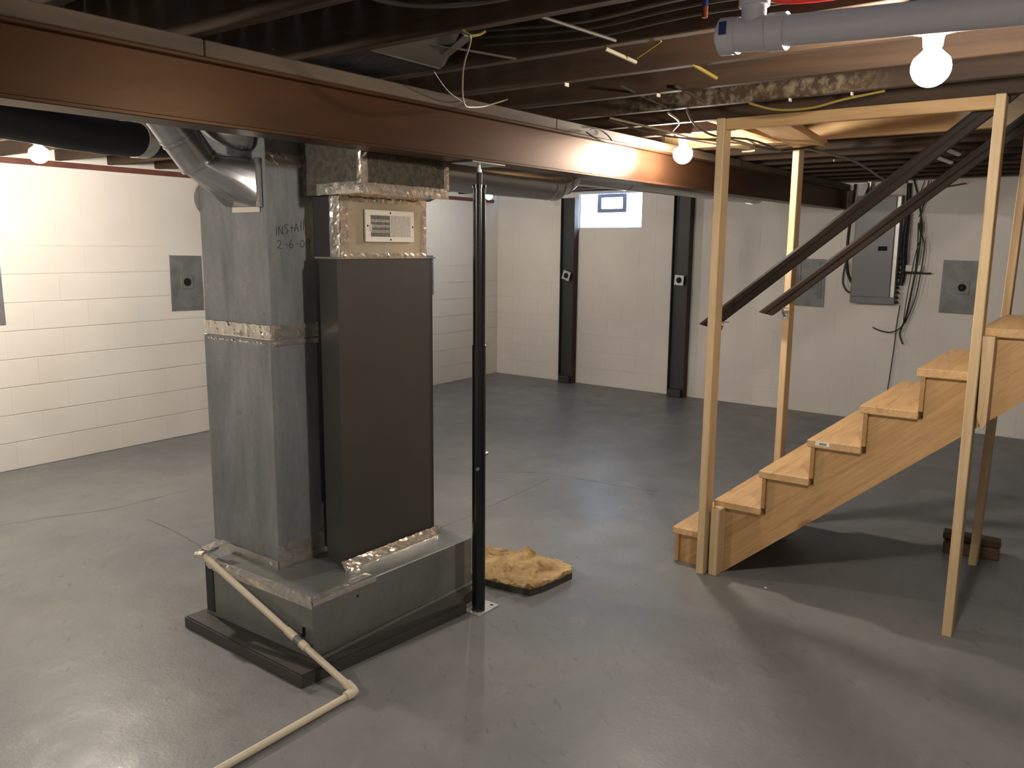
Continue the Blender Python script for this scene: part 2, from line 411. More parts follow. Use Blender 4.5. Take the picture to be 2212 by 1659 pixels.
# ---- ceiling: joists and old deck boards
ce = thing('ceiling', None, None, (3, 1.5, 2.24), 0, kind='structure')
SX0, SX1, SY0, SY1 = 3.89, 4.86, -1.9, .75       # stair opening
jx = [1.485 + .397*k for k in range(-9, 18)]
DZ = .192
for k, x in enumerate(jx):
    z = jz(x); spans = [(YMIN, 6.62)]
    mat = 'joist'
    if abs(x-4.27) < .1: spans = [(YMIN, SY0-.04), (1.70, 6.62)]
    if abs(x-4.66) < .1: spans = [(YMIN, SY0-.04), (2.3, 6.62)]
    if abs(x-3.47) < .1: mat = 'mottled'
    for (a, b) in spans:
        bm = B(); box(bm, x-.02, x+.02, a, b, z, z+DZ, .003); obj('joist', bm, mat, ce)
bm = B(); box(bm, 4.86, 4.90, -2.6, 3.1, jz(4.88)-.004, jz(4.88)+DZ, .002); obj('joist', bm, 'pine_y', ce, label='new pale lumber trimmer joist')
bm = B(); box(bm, 3.905, 4.86, 1.66, 1.70, jz(4.3), jz(4.3)+DZ, .002); obj('header', bm, 'pine_x', ce, label='new pale lumber header')
y = YMIN
zt = 2.455
while y < 6.6:
    h = .139
    for (a, b) in (((XMIN, SX0+.02), (SX1+.02, 8.6)) if (y+h > SY0 and y < SY1) else ((XMIN, 8.6),)):
        bm = B(); box(bm, a, b, y+.002, y+h-.002, zt-.0 + random.uniform(0, .002), zt+.02)
        # follow the slight rise of the joists
        for vv in bm.verts: vv.co.z += .0055*(vv.co.x-5) + .0
        obj('deck_board', bm, 'deck', ce)
    y += h+.002
bm = B(); box(bm, 3.905, 4.86, .78, 1.66, 2.432, 2.444); obj('plywood', bm, 'pine_y', ce, label='pale new plywood under the deck')
# stair shaft above the opening
ws = thing('wall_stairwell', None, None, (4.37, -.6, 2.45), 0, kind='structure')
for q in ((SX0-.03, SX0, SY0, SY1, 2.5, 3.9), (SX1+.04, SX1+.07, SY0, SY1, 2.5, 3.9), (SX0, SX1+.04, SY0-.03, SY0, 2.5, 3.9), (SX0, SX1+.04, SY1, SY1+.03, 2.5, 3.9)):
    bm = B(); box(bm, *q); obj('panel', bm, 'paint', ws)
bm = B(); box(bm, SX0-.03, SX1+.07, SY0-.03, SY1+.03, 3.9, 3.95); obj('lid', bm, 'paint', ws)
# ---- main steel beam and its timber plate
def bz(x): return 1.977 + .006*x
be = thing('steel_beam', 'long brown-painted steel I-beam crossing the whole basement under the joists', 'beam', (2.8, 2.23, 1.99))
BX0, BX1 = -2.28, 8.42
def rise(bm):
    for vv in bm.verts: vv.co.z += bz(vv.co.x)
    return bm
bm = B(); box(bm, BX0, BX1, 2.170, 2.290, 0, .012, .002); box(bm, BX0, BX1, 2.170, 2.290, .176, .188, .002); rise(bm); obj('flange', bm, 'beam', be)
bm = B(); box(bm, BX0, BX1, 2.20, 2.255, .012, .176); rise(bm); obj('web', bm, 'beam', be)
segs = [(BX0, -.6), (-.597, 1.47), (1.474, 3.30), (3.304, 5.6), (5.604, 8.42)]
for i, (a, b) in enumerate(segs):
    bm = B(); box(bm, a, b, 2.176+random.uniform(-.004, .004), 2.285, .189, .236, .003); rise(bm); obj('timber_plate', bm, 'plate', be)
bm = B(); tube(bm, smoothpts([(3.55, 2.165, 2.2), (3.56, 2.12, 2.17), (3.70, 2.115, 2.165), (3.74, 2.15, 2.2), (3.66, 2.16, 2.225), (3.58, 2.16, 2.215)]), .003, 6)
obj('wire_loop', bm, 'cable_k', be)
# brown strip along the top of the left wall
bm = B(); box(bm, .0, 6.5, -.045, -.006, 2.20, 2.24, .004); bm.transform(WM[wl]); obj('brown_pipe_strip', bm, 'brownstrip', label='thin brown strip running along the top of the left white block wall', cat='trim')

# ================================================================== STEEL COLUMNS ON BACK WALL
def wcol(yc, w, label):
    """column in the wall frame; channel: web to the wall, flanges toward the room"""
    wm = WM[wb]; base = wm @ Vector((-.06, yc, 0))
    t = thing('steel_column', label, 'column', base, BWROT, 'grey steel columns bracing the back wall')
    L = WM[t].inverted() @ wm
    def part(n, q, mat, bev=.002):
        bm = B(); box(bm, *q, bev); bm.transform(L); return obj(n, bm, mat, t, local=True)
    part('web', (-.055, -.045, yc-w/2+.008, yc+w/2-.008, 0, 2.235), 'greypost')
    part('flange', (-.10, -.008, yc+w/2-.008, yc+w/2, 0, 2.235), 'greypost')
    part('flange', (-.10, -.008, yc-w/2, yc-w/2+.008, 0, 2.235), 'rust')
    part('foot', (-.13, -.056, yc-w/2+.02, yc+w/2-.02, 0, .085), 'greypost', .008)
    return t
wcol(4.42, .20, 'dark grey steel column left of the small bright window')
wcol(2.92, .205, 'dark grey steel column right of the window, nearer the stairs')
def sqplate(yc, z, rot, label):
    wm = WM[wb]; t = thing('bolt_plate', label, 'plate', wm @ Vector((-.105, yc, z)), BWROT, 'square bolt plates on the grey columns')
    bm = B(); box(bm, -.004, .004, -.055, .055, -.055, .055, .001, Matrix.Rotation(rot, 4, 'X')); obj('plate', bm, 'zincplate', t, local=True)
    bm = B(); lathe(bm, [(.032, 0), (.032, .006), (.024, .010), (.018, .012)], (-.004, 0, 0), 16, (-1, 0, 0)); obj('washer', bm, 'hole', t, local=True, smooth=True)
    bm = B(); lathe(bm, [(.013, 0), (.013, .014), (.006, .016)], (-.014, 0, 0), 6, (-1, 0, 0)); obj('nut', bm, 'blackmat', t, local=True)
    return t
# plates sit on the flange edges
sqplate(4.42, 1.315, .32, 'small tilted square zinc plate on the column left of the window')
sqplate(2.92, 1.305, .06, 'small square zinc plate on the column right of the window')
def bigplate(wm_wall, u, z0, z1, w, frame, label, hole, groove=False):
    """grey anchor plate. frame 'b' = back wall (u along y), 'l' = left wall (u along x)"""
    if frame == 'b':
        m = wm_wall @ Matrix(((0, -1, 0, 0), (1, 0, 0, 0), (0, 0, 1, 0), (0, 0, 0, 1)))   # local x->wall y ; local y -> -x
    else:
        m = wm_wall @ Matrix(((-1, 0, 0, 0), (0, -1, 0, 0), (0, 0, 1, 0), (0, 0, 0, 1)))
        u = -u; hole = (-hole[0], hole[1])
    base = m @ Vector((u, .004, z0)); t = thing('anchor_plate', label, 'plate', base, 0, 'grey anchor plates on the block walls')
    L = WM[t].inverted() @ m
    def pt(n, bm, mat, sm=False): bm.transform(L); return obj(n, bm, mat, t, local=True, smooth=sm)
    bm = B(); prism(bm, [(u-w/2, .003, z0), (u+w/2, .003, z0+.006), (u+w/2-.004, .003, z1), (u-w/2+.004, .003, z1-.005)], (0, .008, 0)); pt('plate', bm, 'anchor')
    cx, cz = u+hole[0], z0+hole[1]
    bm = B(); box(bm, cx-.06, cx+.06, .011, .017, cz-.06, cz+.055, .002); pt('square_washer', bm, 'anchor')
    bm = B(); lathe(bm, [(.034, 0), (.034, .004), (.026, .006)], (cx, .017, cz), 18, (0, 1, 0)); pt('recess', bm, 'hole', True)
    bm = B(); lathe(bm, [(.014, 0), (.014, .012)], (cx, .021, cz), 6, (0, 1, 0)); pt('nut', bm, 'blackmat')
    if groove:
        for s in (-1, 1):
            bm = B(); box(bm, u+s*.105-.016, u+s*.105+.016, .0105, .014, z0+.09, z1-.05, .004); pt('pressed_rib', bm, 'anchor')
    return t
bigplate(WM[wl], 2.08, 1.085, 1.556, .305, 'l', 'grey anchor plate on the left wall beside the tall galvanised duct', (.0, .245))
bigplate(WM[wl], .46, 1.07, 1.53, .30, 'l', 'grey anchor plate on the left wall cut off by the photo edge', (.0, .24))
bigplate(WM[wl], 5.19, 1.085, 1.55, .30, 'l', 'grey anchor plate on the left wall peeking out right of the grey cabinet', (0, .24))
bigplate(WM[wb], 1.53, 1.08, 1.56, .31, 'b', 'ribbed grey anchor plate on the back wall behind the handrails', (0, .25), True)
bigplate(WM[wb], .175, 1.08, 1.565, .31, 'b', 'grey anchor plate on the back wall right of the electric panel', (-.02, .24))

# ================================================================== FURNACE DUCT GROUP
bm = B(); prism(bm, [(1.855, 2.325, 0), (2.732, 2.246, 0), (2.735, 2.30, 0), (2.95, 2.32, 0), (2.95, 3.06, 0), (1.885, 3.135, 0)], (0, 0, .052))
bmesh.ops.bevel(bm, geom=[e for e in bm.edges if all(v.co.z > .05 for v in e.verts)], offset=.006, segments=2, affect='EDGES')
obj('concrete_pad', bm, 'slab', label='low dark grey concrete pad under the galvanised furnace base', cat='slab')
fu = thing('furnace_unit', 'upright furnace with grey cabinet on a wide galvanised base box', 'furnace', (2.45, 2.75, .052))
PX0, PY0, PX1, PY1, PZ0, PZ1 = 1.972, 2.392, 2.925, 3.085, .053, .2855
bm = B()
prism(bm, [(PX0, PY0, PZ0), (PX1-.012, PY0-.03, PZ0), (PX1, PY0-.018, PZ0), (PX1, PY1, PZ0), (PX0, PY1, PZ0)], (0, 0, PZ1-PZ0))
bmesh.ops.bevel(bm, geom=[e for e in bm.edges if all(v.co.z > PZ1-.001 for v in e.verts)], offset=.004, segments=1, affect='EDGES')
obj('base_plenum', bm, 'galv_base', fu, label='shiny galvanised base box')
bm = B(); box(bm, PX0-.006, PX0+.004, PY0-.004, PY1+.004, PZ0, PZ0+.012); box(bm, PX0-.004, PX1+.004, PY0-.038, PY0-.026, PZ0, PZ0+.008)
obj('bottom_flange', bm, 'galv_base', fu)
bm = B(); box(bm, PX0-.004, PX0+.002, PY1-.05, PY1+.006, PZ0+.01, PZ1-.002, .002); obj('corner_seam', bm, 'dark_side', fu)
# screw clip on the near corner
bm = B(); lathe(bm, [(.008, 0), (.008, .006), (.003, .008)], (PX0-.001, 2.448, .135), 8, (-1, 0, 0)); box(bm, PX0-.01, PX0-.001, 2.44, 2.447, .135, .17, .002); obj('clip', bm, 'hole', fu)
bm = B(); lathe(bm, [(.005, 0), (.005, .003)], (2.2, PY0-.009, .235), 8, (0, -1, 0)); obj('screw', bm, 'hole', fu)
CX0, CX1, CY0, CY1 = 2.300, 2.862, 2.555, 3.06
bm = B(); prism(bm, [(CX0-.012, CY0, .286), (CX1, CY0, .286), (CX1, CY1, .286), (2.41, CY1, .286), (2.41, 2.715, .286), (CX0+.02, 2.70, .286)], (0, 0, 1.306)); obj('cabinet', bm, 'cabinet', fu, label='matt dark grey cabinet')
bm = B(); box(bm, CX0-.003, CX1+.02, CY0-.004, 2.70, 1.592, 1.597, .001); box(bm, 2.41, CX1+.02, 2.70, CY1, 1.592, 1.597); obj('cabinet_rim', bm, 'shiny', fu)
bm = B(); prism(bm, [(CX0+.015, CY0+.004, 1.597), (CX1-.035, CY0+.004, 1.597), (CX1-.035, CY1, 1.597), (2.41, CY1, 1.597), (2.41, 2.72, 1.597), (CX0+.015, 2.72, 1.597)], (0, 0, .251)); obj('coil_box', bm, 'panel_shiny', fu, label='bright sheet metal box holding the grille')
bm = B(); box(bm, CX0+.013, CX0+.016, CY0+.02, 2.72, 1.60, 1.846); obj('side_shade', bm, 'dark_side', fu, label='shaded side of the upper box, its shade put into the colour')  # thin dark sheet: shade of the box's left side, given as colour
# upper box, overhanging the front; sloping underside
ux0, ux1, uy0, uy1 = 2.288, 2.795, 2.40, 3.06
bm = B()
P = [(uy0, 1.876), (CY0+.01, 1.846), (uy1, 1.846), (uy1, 2.225), (uy0, 2.225)]
prism(bm, [(ux0, a, b) for a, b in P], (ux1-ux0, 0, 0)); 
for vv in bm.verts:
    if vv.co.y > CY0 and vv.co.x > 2.7: vv.co.x = 2.86
    if vv.co.y > 2.9 and vv.co.x < 2.4: vv.co.y = 2.76
obj('supply_plenum', bm, 'spangle', fu, label='spangled galvanised box directly under the beam')
bm = B()
foil(bm, (ux0, uy0, 1.868), (ux1, uy0, 1.868), .045, (0, -1, 0), .003, .004)
foil(bm, (ux0+.012, uy0, 1.88), (ux0+.012, uy0, 2.02), .034, (0, -1, 0), .003, .004)
foil(bm, (ux1-.012, uy0, 1.88), (ux1-.012, uy0, 2.02), .032, (0, -1, 0), .003, .004)
foil(bm, (ux0, uy0, 1.872), (ux0, 2.66, 1.868), .045, (-1, 0, 0), .004, .004)
foil(bm, (ux0, uy0+.012, 1.88), (ux0, uy0+.012, 2.02), .03, (-1, 0, 0), .003, .004)
foil(bm, (ux0+.01, uy0+.075, 1.860), (ux1, uy0+.075, 1.860), .14, (0, -.19, -.98), .002, .003)
obj('foil_tape', bm, 'foil', fu, label='crumpled foil tape')
bm = B()
gx0, gx1 = CX0+.015, CX1-.035; gy = CY0+.004
foil(bm, (gx0+.02, gy, 1.60), (gx0+.02, gy, 1.845), .042, (0, -1, 0), .0025, .003)
foil(bm, (gx1-.018, gy, 1.60), (gx1-.018, gy, 1.845), .036, (0, -1, 0), .0035, .003)
foil(bm, (gx0, gy, 1.836), (gx1, gy, 1.836), .026, (0, -1, 0), .0025, .003)
foil(bm, (gx0, gy, 1.606), (gx1, gy, 1.606), .024, (0, -1, 0), .0035, .003)
foil(bm, (gx0-.002, gy+.03, 1.60), (gx0-.002, gy+.03, 1.845), .06, (-1, 0, 0), .004, .004)
obj('foil_tape', bm, 'foil', fu, label='crumpled foil tape')
# foil around the feet
bm = B()
foil(bm, (PX0-.002, PY1, .272), (PX0-.002, PY0, .272), .03, (-1, 0, 0), .002, .003)
foil(bm, (PX0+.015, PY1, PZ1), (PX0+.015, PY0, PZ1), .045, (0, 0, 1), .003, .003)
foil(bm, (PX0, PY0-.001, .276), (2.30, PY0-.011, .276), .02, (0, -1, 0), .003, .003)
foil(bm, (PX0, PY0+.018, PZ1), (2.30, PY0+.03, PZ1), .04, (0, 0, 1), .003, .003)
foil(bm, (2.26, 2.530, .30), (CX1, 2.522, .30), .05, (0, -.8, .6), .002, .003)
foil(bm, (2.26, 2.46, PZ1), (2.32, 2.54, PZ1), .05, (0, 0, 1), .005, .004)
obj('foil_tape', bm, 'foil', fu, label='foil tape sealing the base joints')
# grille
g = bpy.data
X0, X1, Z0, Z1 = 2.441, 2.734, 1.663, 1.795; GY = gy-.004
bm = B(); 
for q in ((X0, X1, Z0, Z0+.022), (X0, X1, Z1-.022, Z1), (X0, X0+.03, Z0+.022, Z1-.022), (X1-.024, X1, Z0+.022, Z1-.022), ((X0+X1)/2-.001, (X0+X1)/2+.005, Z0+.022, Z1-.022)):
    box(bm, q[0], q[1], GY-.010, GY, q[2], q[3], .0015)
gr = obj('air_grille', bm, 'white', fu, label='white register grille with open left half')
bm = B(); box(bm, X0+.028, X1-.022, GY-.0042, GY-.0005, Z0+.02, Z1-.02); obj('dark_backing', bm, 'hole', gr, local=True) if False else obj('dark_backing', bm, 'hole', gr)
bm = B(); mid = (X0+X1)/2
n = 14
for k in range(n):
    x = X0+.034 + k*(mid-X0-.034)/n; box(bm, x, x+.0013, GY-.0075, GY-.005, Z0+.022, Z1-.022)
for k in (1, 2, 3):
    z = Z0+.022 + k*(Z1-Z0-.044)/4; 
    for d in (-.003, .003): box(bm, X0+.03, mid, GY-.007, GY-.004, z+d-.001, z+d+.001)
for k in range(n):
    x = mid+.008 + k*(X1-.024-mid-.008)/n; box(bm, x, x+.0046, GY-.009, GY-.003, Z0+.022, Z1-.022)
obj('louvres', bm, 'white', gr, kind='stuff')
for (x, z) in ((X0+.012, (Z0+Z1)/2), (X1-.009, (Z0+Z1)/2), (mid, Z0+.010), (mid, Z1-.010)): obj('screw', lathe(B(), [(.0045, 0), (.003, .002)], (x, GY-.010, z), 8, (0, -1, 0)), 'hole', gr)
bm = B(); box(bm, X0+.022, X0+.03, GY-.016, GY-.009, Z0+.045, Z0+.075, .001); obj('damper_lever', bm, 'white', gr)
# tall galvanised return duct
du = thing('return_duct', 'tall mottled galvanised square duct with foil band and handwritten install date', 'duct', (2.24, 2.98, .286))
DX0, DY0, DY1 = 2.118, 2.765, 3.22
# face toward the viewer is 2.15..2.39 at y 2.807
DX1 = 2.357
for (z0, z1, s) in ((.286, 1.262, .010), (1.31, 2.2, 0)):
    bm = B(); box(bm, DX0-s, DX1-s*.5, DY0, DY1, z0, z1, .002); obj('duct_section', bm, 'galv', du)
bm = B(); box(bm, DX0-.006, DX1+.002, DY0-.002, DY1+.004, 1.262, 1.31); obj('joint_band', bm, 'foil', du)
bm = B()
for z, wd in ((1.296, .052), (1.245, .020)):
    foil(bm, (DX0-.006, DY1, z), (DX0-.006, DY0, z), wd, (-1, 0, 0), .004, .005)
    foil(bm, (DX0-.006, DY0-.002, z), (DX1, DY0-.002, z), wd, (0, -1, 0), .003, .005)
obj('foil_tape', bm, 'foil', du, label='crumpled foil band at mid height')
bm = B()
foil(bm, (2.11, DY0-.001, .335), (DX1, DY0-.001, .335), .10, (0, -1, 0), .002, .003)
foil(bm, (DX0-.012, DY1, .305), (DX0-.012, DY0, .30), .04, (-1, 0, 0), .002, .003)
foil(bm, (DX1-.004, DY0-.002, .39), (DX1-.004, DY0-.002, .52), .012, (0, -1, 0), .003, .003)
foil(bm, (DX0+.0, DY0-.002, 1.985), (DX1, DY0-.002, 1.985), .05, (0, -1, 0), .004, .004)
obj('foil_tape', bm, 'foil', du, label='foil tape at foot and top')
# handwriting INStAll / 2-6-09
def stroke(bm, pts, wd=.0022):
    y = DY0-.0012; pr = None
    P = [Vector((p[0], y, p[1])) for p in pts]
    if len(P) > 2: P = smoothpts(P, 4)
    for i, p in enumerate(P):
        a = P[max(0, i-1)]; b = P[min(len(P)-1, i+1)]; d = (b-a).normalized(); s = Vector((-d.z, 0, d.x))*wd/2
        q = (bm.verts.new(p+s), bm.verts.new(p-s))
        if pr: bm.faces.new((pr[0], q[0], q[1], pr[1]))
        pr = q
HW = {  # unit strokes in a 1 x 1 cell (x right, y up)
 'I': [[(.4, 0), (.45, 1)]], 'N': [[(.1, 0), (.12, .9)], [(.12, .9), (.8, .02)], [(.8, .02), (.85, 1)]],
 'S': [[(.85, .95), (.4, 1.05), (.15, .8), (.5, .55), (.75, .3), (.45, 0), (.1, .1)]], 't': [[(.5, .95), (.45, 0)], [(.1, .55), (.9, .62)]],
 'A': [[(.05, 0), (.45, .95)], [(.45, .95), (.85, 0)], [(.2, .35), (.75, .4)]], 'l': [[(.5, 1.15), (.4, 0)]],
 '2': [[(.1, .75), (.4, 1), (.75, .8), (.6, .4), (.1, .02)], [(.1, .05), (.35, .15), (.6, 0), (1.0, .05)]], '-': [[(.2, .45), (.8, .5)]],
 '6': [[(.6, 1), (.2, .55), (.2, .15), (.55, 0), (.8, .25), (.6, .5), (.25, .35)]],
 '0': [[(.5, .9), (.15, .6), (.25, .1), (.6, .05), (.85, .5), (.5, .9)]],
 '9': [[(.8, .7), (.5, 1), (.2, .75), (.5, .5), (.8, .7)], [(.82, .9), (.7, .3), (.55, -.25)]]}
bm = B()
def write(txt, x, z, w, h, adv, rise_=0):
    for i, ch in enumerate(txt):
        a = adv[i] if isinstance(adv, list) else adv
        for s in HW[ch]: stroke(bm, [(x+px*w*(.55 if ch in 'Il' else 1), z+i*rise_+pz*h) for px, pz in s])
        x += a
write('INStAll', 2.155, 1.684, .026, .036, [.014, .030, .026, .024, .030, .014, .012], .0042)
write('2-6-09', 2.158, 1.632, .028, .034, [.036, .024, .034, .024, .032, .03], .0015)
obj('handwriting', bm, 'marker', du, label='black handwritten words INStAll 2-6-09')
# take-off boot with round branch pipe
tp = thing('branch_duct', 'shiny round branch pipe rising from a boot on the tall duct', 'duct', (2.15, 2.95, 1.79))
bx = DX0-.001; by0, by1, bz0, bz1 = 2.80, 3.042, 1.80, 1.985
C1 = Vector((1.955, 2.962, 1.965)); D1 = Vector((-.62, .05, .78)).normalized()
def ring(c, d, r, n=24):
    q = Vector((0, 1, 0)); s = (q-d*q.dot(d)).normalized(); u = s.cross(d)
    return [c+(s*math.cos(k*2*math.pi/n)+u*math.sin(k*2*math.pi/n))*r for k in range(n)]
rg = ring(C1, D1, .072)
# rectangle boundary sampled to 24 points, matched by angle
def rectpt(a):
    cy, cz = (by0+by1)/2, (bz0+bz1)/2; hy, hz = (by1-by0)/2, (bz1-bz0)/2
    c, s = math.cos(a), math.sin(a); k = min(hy/abs(c) if abs(c) > 1e-6 else 9, hz/abs(s) if abs(s) > 1e-6 else 9)
    return Vector((bx-.012, cy+c*k, cz+s*k))
bm = B(); angs = []
sgn = 1 if (rg[6]-C1).z > 0 else -1
ra = [bm.verts.new(rectpt(sgn*(k*2*math.pi/24))) for k in range(24)]; rb = [bm.verts.new(p) for p in rg]
r0 = [bm.verts.new(v.co+Vector((.011, 0, 0))) for v in ra]
for k in range(24):
    bm.faces.new((ra[k], ra[(k+1) % 24], rb[(k+1) % 24], rb[k])); bm.faces.new((r0[k], r0[(k+1) % 24], ra[(k+1) % 24], ra[k]))
bm.faces.new(rb); bm.faces.new(r0)
obj('boot', bm, 'shiny', tp, smooth=True, label='square-to-round sheet metal boot')
bm = B(); box(bm, bx-.016, bx, by0-.012, by0+.012, bz0-.005, bz1+.002, .002); obj('boot_flange', bm, 'shiny', tp)
bm = B(); box(bm, bx-.006, bx, by0+.005, by1-.06, bz0-.024, bz0-.002, .001); obj('boot_tab', bm, 'white', tp)
L = .52
bm = B(); tube(bm, [C1-D1*.005, C1+D1*.12, C1+D1*L], .075, 28); obj('pipe', bm, 'shiny', tp, smooth=True)
for s in (0.0, .11, .128): obj('crimp_ring', tube(B(), [C1+D1*(s-.005), C1+D1*(s+.005)], .0785, 28), 'shiny', tp, smooth=True)
bm = B(); lathe(bm, [(.006, 0), (.004, .004)], (bx-.014, by0+.035, bz0+.012), 8, (-1, 0, 0)); obj('screw', bm, 'steel', tp)
# second round duct just visible between pipe and duct corner
t2 = thing('elbow_duct', 'shiny round elbow tucked under the beam above the tall duct', 'duct', (2.1, 2.9, 2.08))
bm = B(); tube(bm, smoothpts([(2.114, 2.865, 2.07), (2.06, 2.88, 2.075), (2.02, 2.95, 2.12), (2.0, 3.05, 2.22)], 5), .055, 20); obj('pipe', bm, 'shiny', t2, smooth=True)
bm = B(); tube(bm, [(2.095, 2.867, 2.071), (2.08, 2.87, 2.072)], .059, 20); obj('crimp_ring', bm, 'shiny', t2, smooth=True)
# round white cap behind duct left edge
bm = B(); lathe(bm, [(.075, 0), (.075, .02), (.05, .03), (.0, .032)], (2.17, 3.222, 1.84), 24, (0, 1, 0)); obj('round_cover', bm, 'white', du, smooth=True, label='white round cover on the far side')
# horizontal round duct run to the right
hd = thing('horizontal_duct', 'shiny horizontal round duct running behind the beam toward the back wall', 'duct', (4.0, 2.9, 1.93))
bm = B(); tube(bm, [(2.86, 2.9, 2.035), (4.28, 2.9, 2.035)], .102, 32); obj('pipe', bm, 'shiny', hd, smooth=True)
bm = B(); tube(bm, smoothpts([(4.28, 2.9, 2.035), (4.36, 2.9, 2.04), (4.46, 2.905, 2.07), (4.54, 2.91, 2.105)], 4), .103, 32, radii=None); obj('elbow', bm, 'shiny', hd, smooth=True)
for x in (3.03, 4.27, 4.36, 4.44): obj('crimp_ring', tube(B(), [(x, 2.9, 2.035+max(0, x-4.36)*.3), (x+.008, 2.9, 2.037+max(0, x-4.36)*.35)], .107, 32), 'shiny', hd, smooth=True)
bm = B(); tube(bm, [(4.5, 2.9, 2.118), (7.9, 2.9, 2.15)], .076, 28); obj('pipe', bm, 'shiny', hd, smooth=True, label='narrower far length of duct')
for x in (5.3, 6.9, 7.7, 7.78): obj('crimp_ring', tube(B(), [(x, 2.9, 2.118+(x-4.5)*.0094), (x+.008, 2.9, 2.118+(x-4.5)*.0094)], .079, 28), 'shiny', hd, smooth=True)
# dark wrapped duct by the left wall
wd = thing('wrapped_duct', 'dark grey wrapped duct sagging behind the beam at upper left', 'duct', (2.2, 4.0, 2.1))
P = smoothpts([(.6, 3.95, 2.20), (1.2, 4.0, 2.19), (1.67, 4.0, 2.180), (2.07, 4.0, 2.155), (2.33, 4.0, 2.155), (2.62, 4.0, 2.180), (3.2, 4.0, 2.19)], 6)
def flat(bm, ax=.6):
    for vv in bm.verts:
        vv.co.y = 4.0+(vv.co.y-4.0)*1.7
    return bm
bm = flat(tube(B(), P, .083, 24, radii=[.083*random.uniform(.97, 1.03) for _ in P])); obj('wrap', bm, 'insul', wd, smooth=True)
bm = flat(tube(B(), [(2.29, 4.0, 2.155), (2.345, 4.0, 2.155)], .0875, 24)); obj('tape_band', bm, 'zincplate', wd, smooth=True, label='pale tape band')

# condensate pipe
cp = thing('drain_pipe', 'cream plastic drain pipe sloping off the furnace base and along the floor', 'pipe', (1.935, 2.13, 0))
A0 = (1.935, 3.05, .335); A1 = (1.938, 2.14, .026)
def lerp(a, b, t): return tuple(a[i]+(b[i]-a[i])*t for i in range(3))
bm = B(); tube(bm, [A0, A1], .0134, 16); obj('pipe', bm, 'cpvc', cp, smooth=True, label='sloping length of pipe')
bm = B(); tube(bm, [(1.938, 2.13, .016), (.2, 2.13, .016)], .0134, 16); obj('pipe', bm, 'cpvc', cp, smooth=True, label='length of pipe lying on the floor')
bm = B(); tube(bm, [(1.938, 2.17, .037), (1.9385, 2.14, .026), (1.938, 2.129, .0195), (1.925, 2.128, .0185), (1.895, 2.13, .0185)], .0182, 16); obj('elbow', bm, 'cpvc', cp, smooth=True)
bm = B(); tube(bm, [lerp(A0, A1, .655), lerp(A0, A1, .69)], .0146, 16); obj('grey_sleeve', bm, 'anchor', cp, smooth=True, label='grey joint sleeve')
bm = B(); tube(bm, [lerp(A0, A1, .60), lerp(A0, A1, .655)], .0165, 16); tube(bm, [lerp(A0, A1, .69), lerp(A0, A1, .725)], .0165, 16); obj('coupling', bm, 'cpvc', cp, smooth=True)
bm = B(); tube(bm, [(1.935, 3.085, .325), (1.935, 3.03, .335)], .021, 14); tube(bm, [(1.93, 3.075, .33), (2.03, 3.10, .335)], .02, 14); foil(bm, (1.95, 3.06, .352), (2.06, 3.06, .356), .06, (0, 0, 1), .003, .004)
obj('foil_wrap', bm, 'foil', cp, label='foil-wrapped pipe end')

# ================================================================== TELEPOST
tpz = bz(2.79)
po = thing('steel_post', 'slim glossy black adjustable steel post under the beam beside the furnace', 'post', (2.79, 2.222, 0))
px, py = 2.79, 2.222
bm = B(); tube(bm, [(px, py, .004), (px, py, 1.225)], .0300, 28); obj('lower_tube', bm, 'black', po, smooth=True)
bm = B(); tube(bm, [(px, py, 1.19), (px, py, 1.893)], .0268, 28); obj('upper_tube', bm, 'black', po, smooth=True)
bm = B(); tube(bm, [(px, py, 1.89), (px, py, 1.903)], .031, 28); obj('collar', bm, 'black', po, smooth=True)
bm = B(); tube(bm, [(px, py, 1.90), (px, py, 1.955)], .0125, 16); obj('screw_sleeve', bm, 'blackmat', po, smooth=True)
bm = B(); tube(bm, [(px, py, 1.95), (px, py, tpz-.005)], .0095, 14); obj('threaded_rod', bm, 'steel', po, smooth=True)
bm = B(); box(bm, px-.11, px+.11, py-.055, py+.065, tpz-.008, tpz-.001, .001); obj('top_plate', bm, 'steel', po)
bm = B(); box(bm, px-.05, px+.10, py-.045, py+.045, .0005, .005, .001, None); obj('base_plate', bm, 'zincplate', po, label='bright square base plate')
bm = B(); lathe(bm, [(.008, 0), (.008, .001)], (px+.075, py-.018, .005), 12); obj('bolt_hole', bm, 'hole', po)
for (dx, dy, z) in ((.024, -.022, .739), (-.028, -.015, .678)):
    bm = B(); d = Vector((dx, dy, 0)).normalized(); lathe(bm, [(.010, 0), (.010, .006), (.005, .013)], (px+d.x*.029, py+d.y*.029, z), 12, d); obj('pin_head', bm, 'steel', po, smooth=True)

# ================================================================== BROKEN CONCRETE PATCH
bp = thing('concrete_patch', 'rough broken tan concrete patch raised from the floor behind the black post', 'concrete', (3.25, 2.35, 0))
out = [(3.03, 2.34), (3.045, 2.22), (3.06, 2.125), (3.13, 2.10), (3.25, 2.085), (3.36, 2.075), (3.45, 2.13), (3.44, 2.28), (3.45, 2.42), (3.42, 2.56), (3.39, 2.66), (3.2, 2.64), (3.06, 2.6)]
bm = B(); prism(bm, [(x, y, .0) for x, y in out], (0, 0, .032)); obj('edge', bm, 'slab', bp, label='grey painted edge')
bm = B(); nx, ny = 60, 76; grid = {}
def inside(x, y):
    c = False; n = len(out)
    for i in range(n):
        x1, y1 = out[i]; x2, y2 = out[(i+1) % n]
        if (y1 > y) != (y2 > y) and x < (x2-x1)*(y-y1)/(y2-y1)+x1: c = not c
    return c
from mathutils import noise as mn
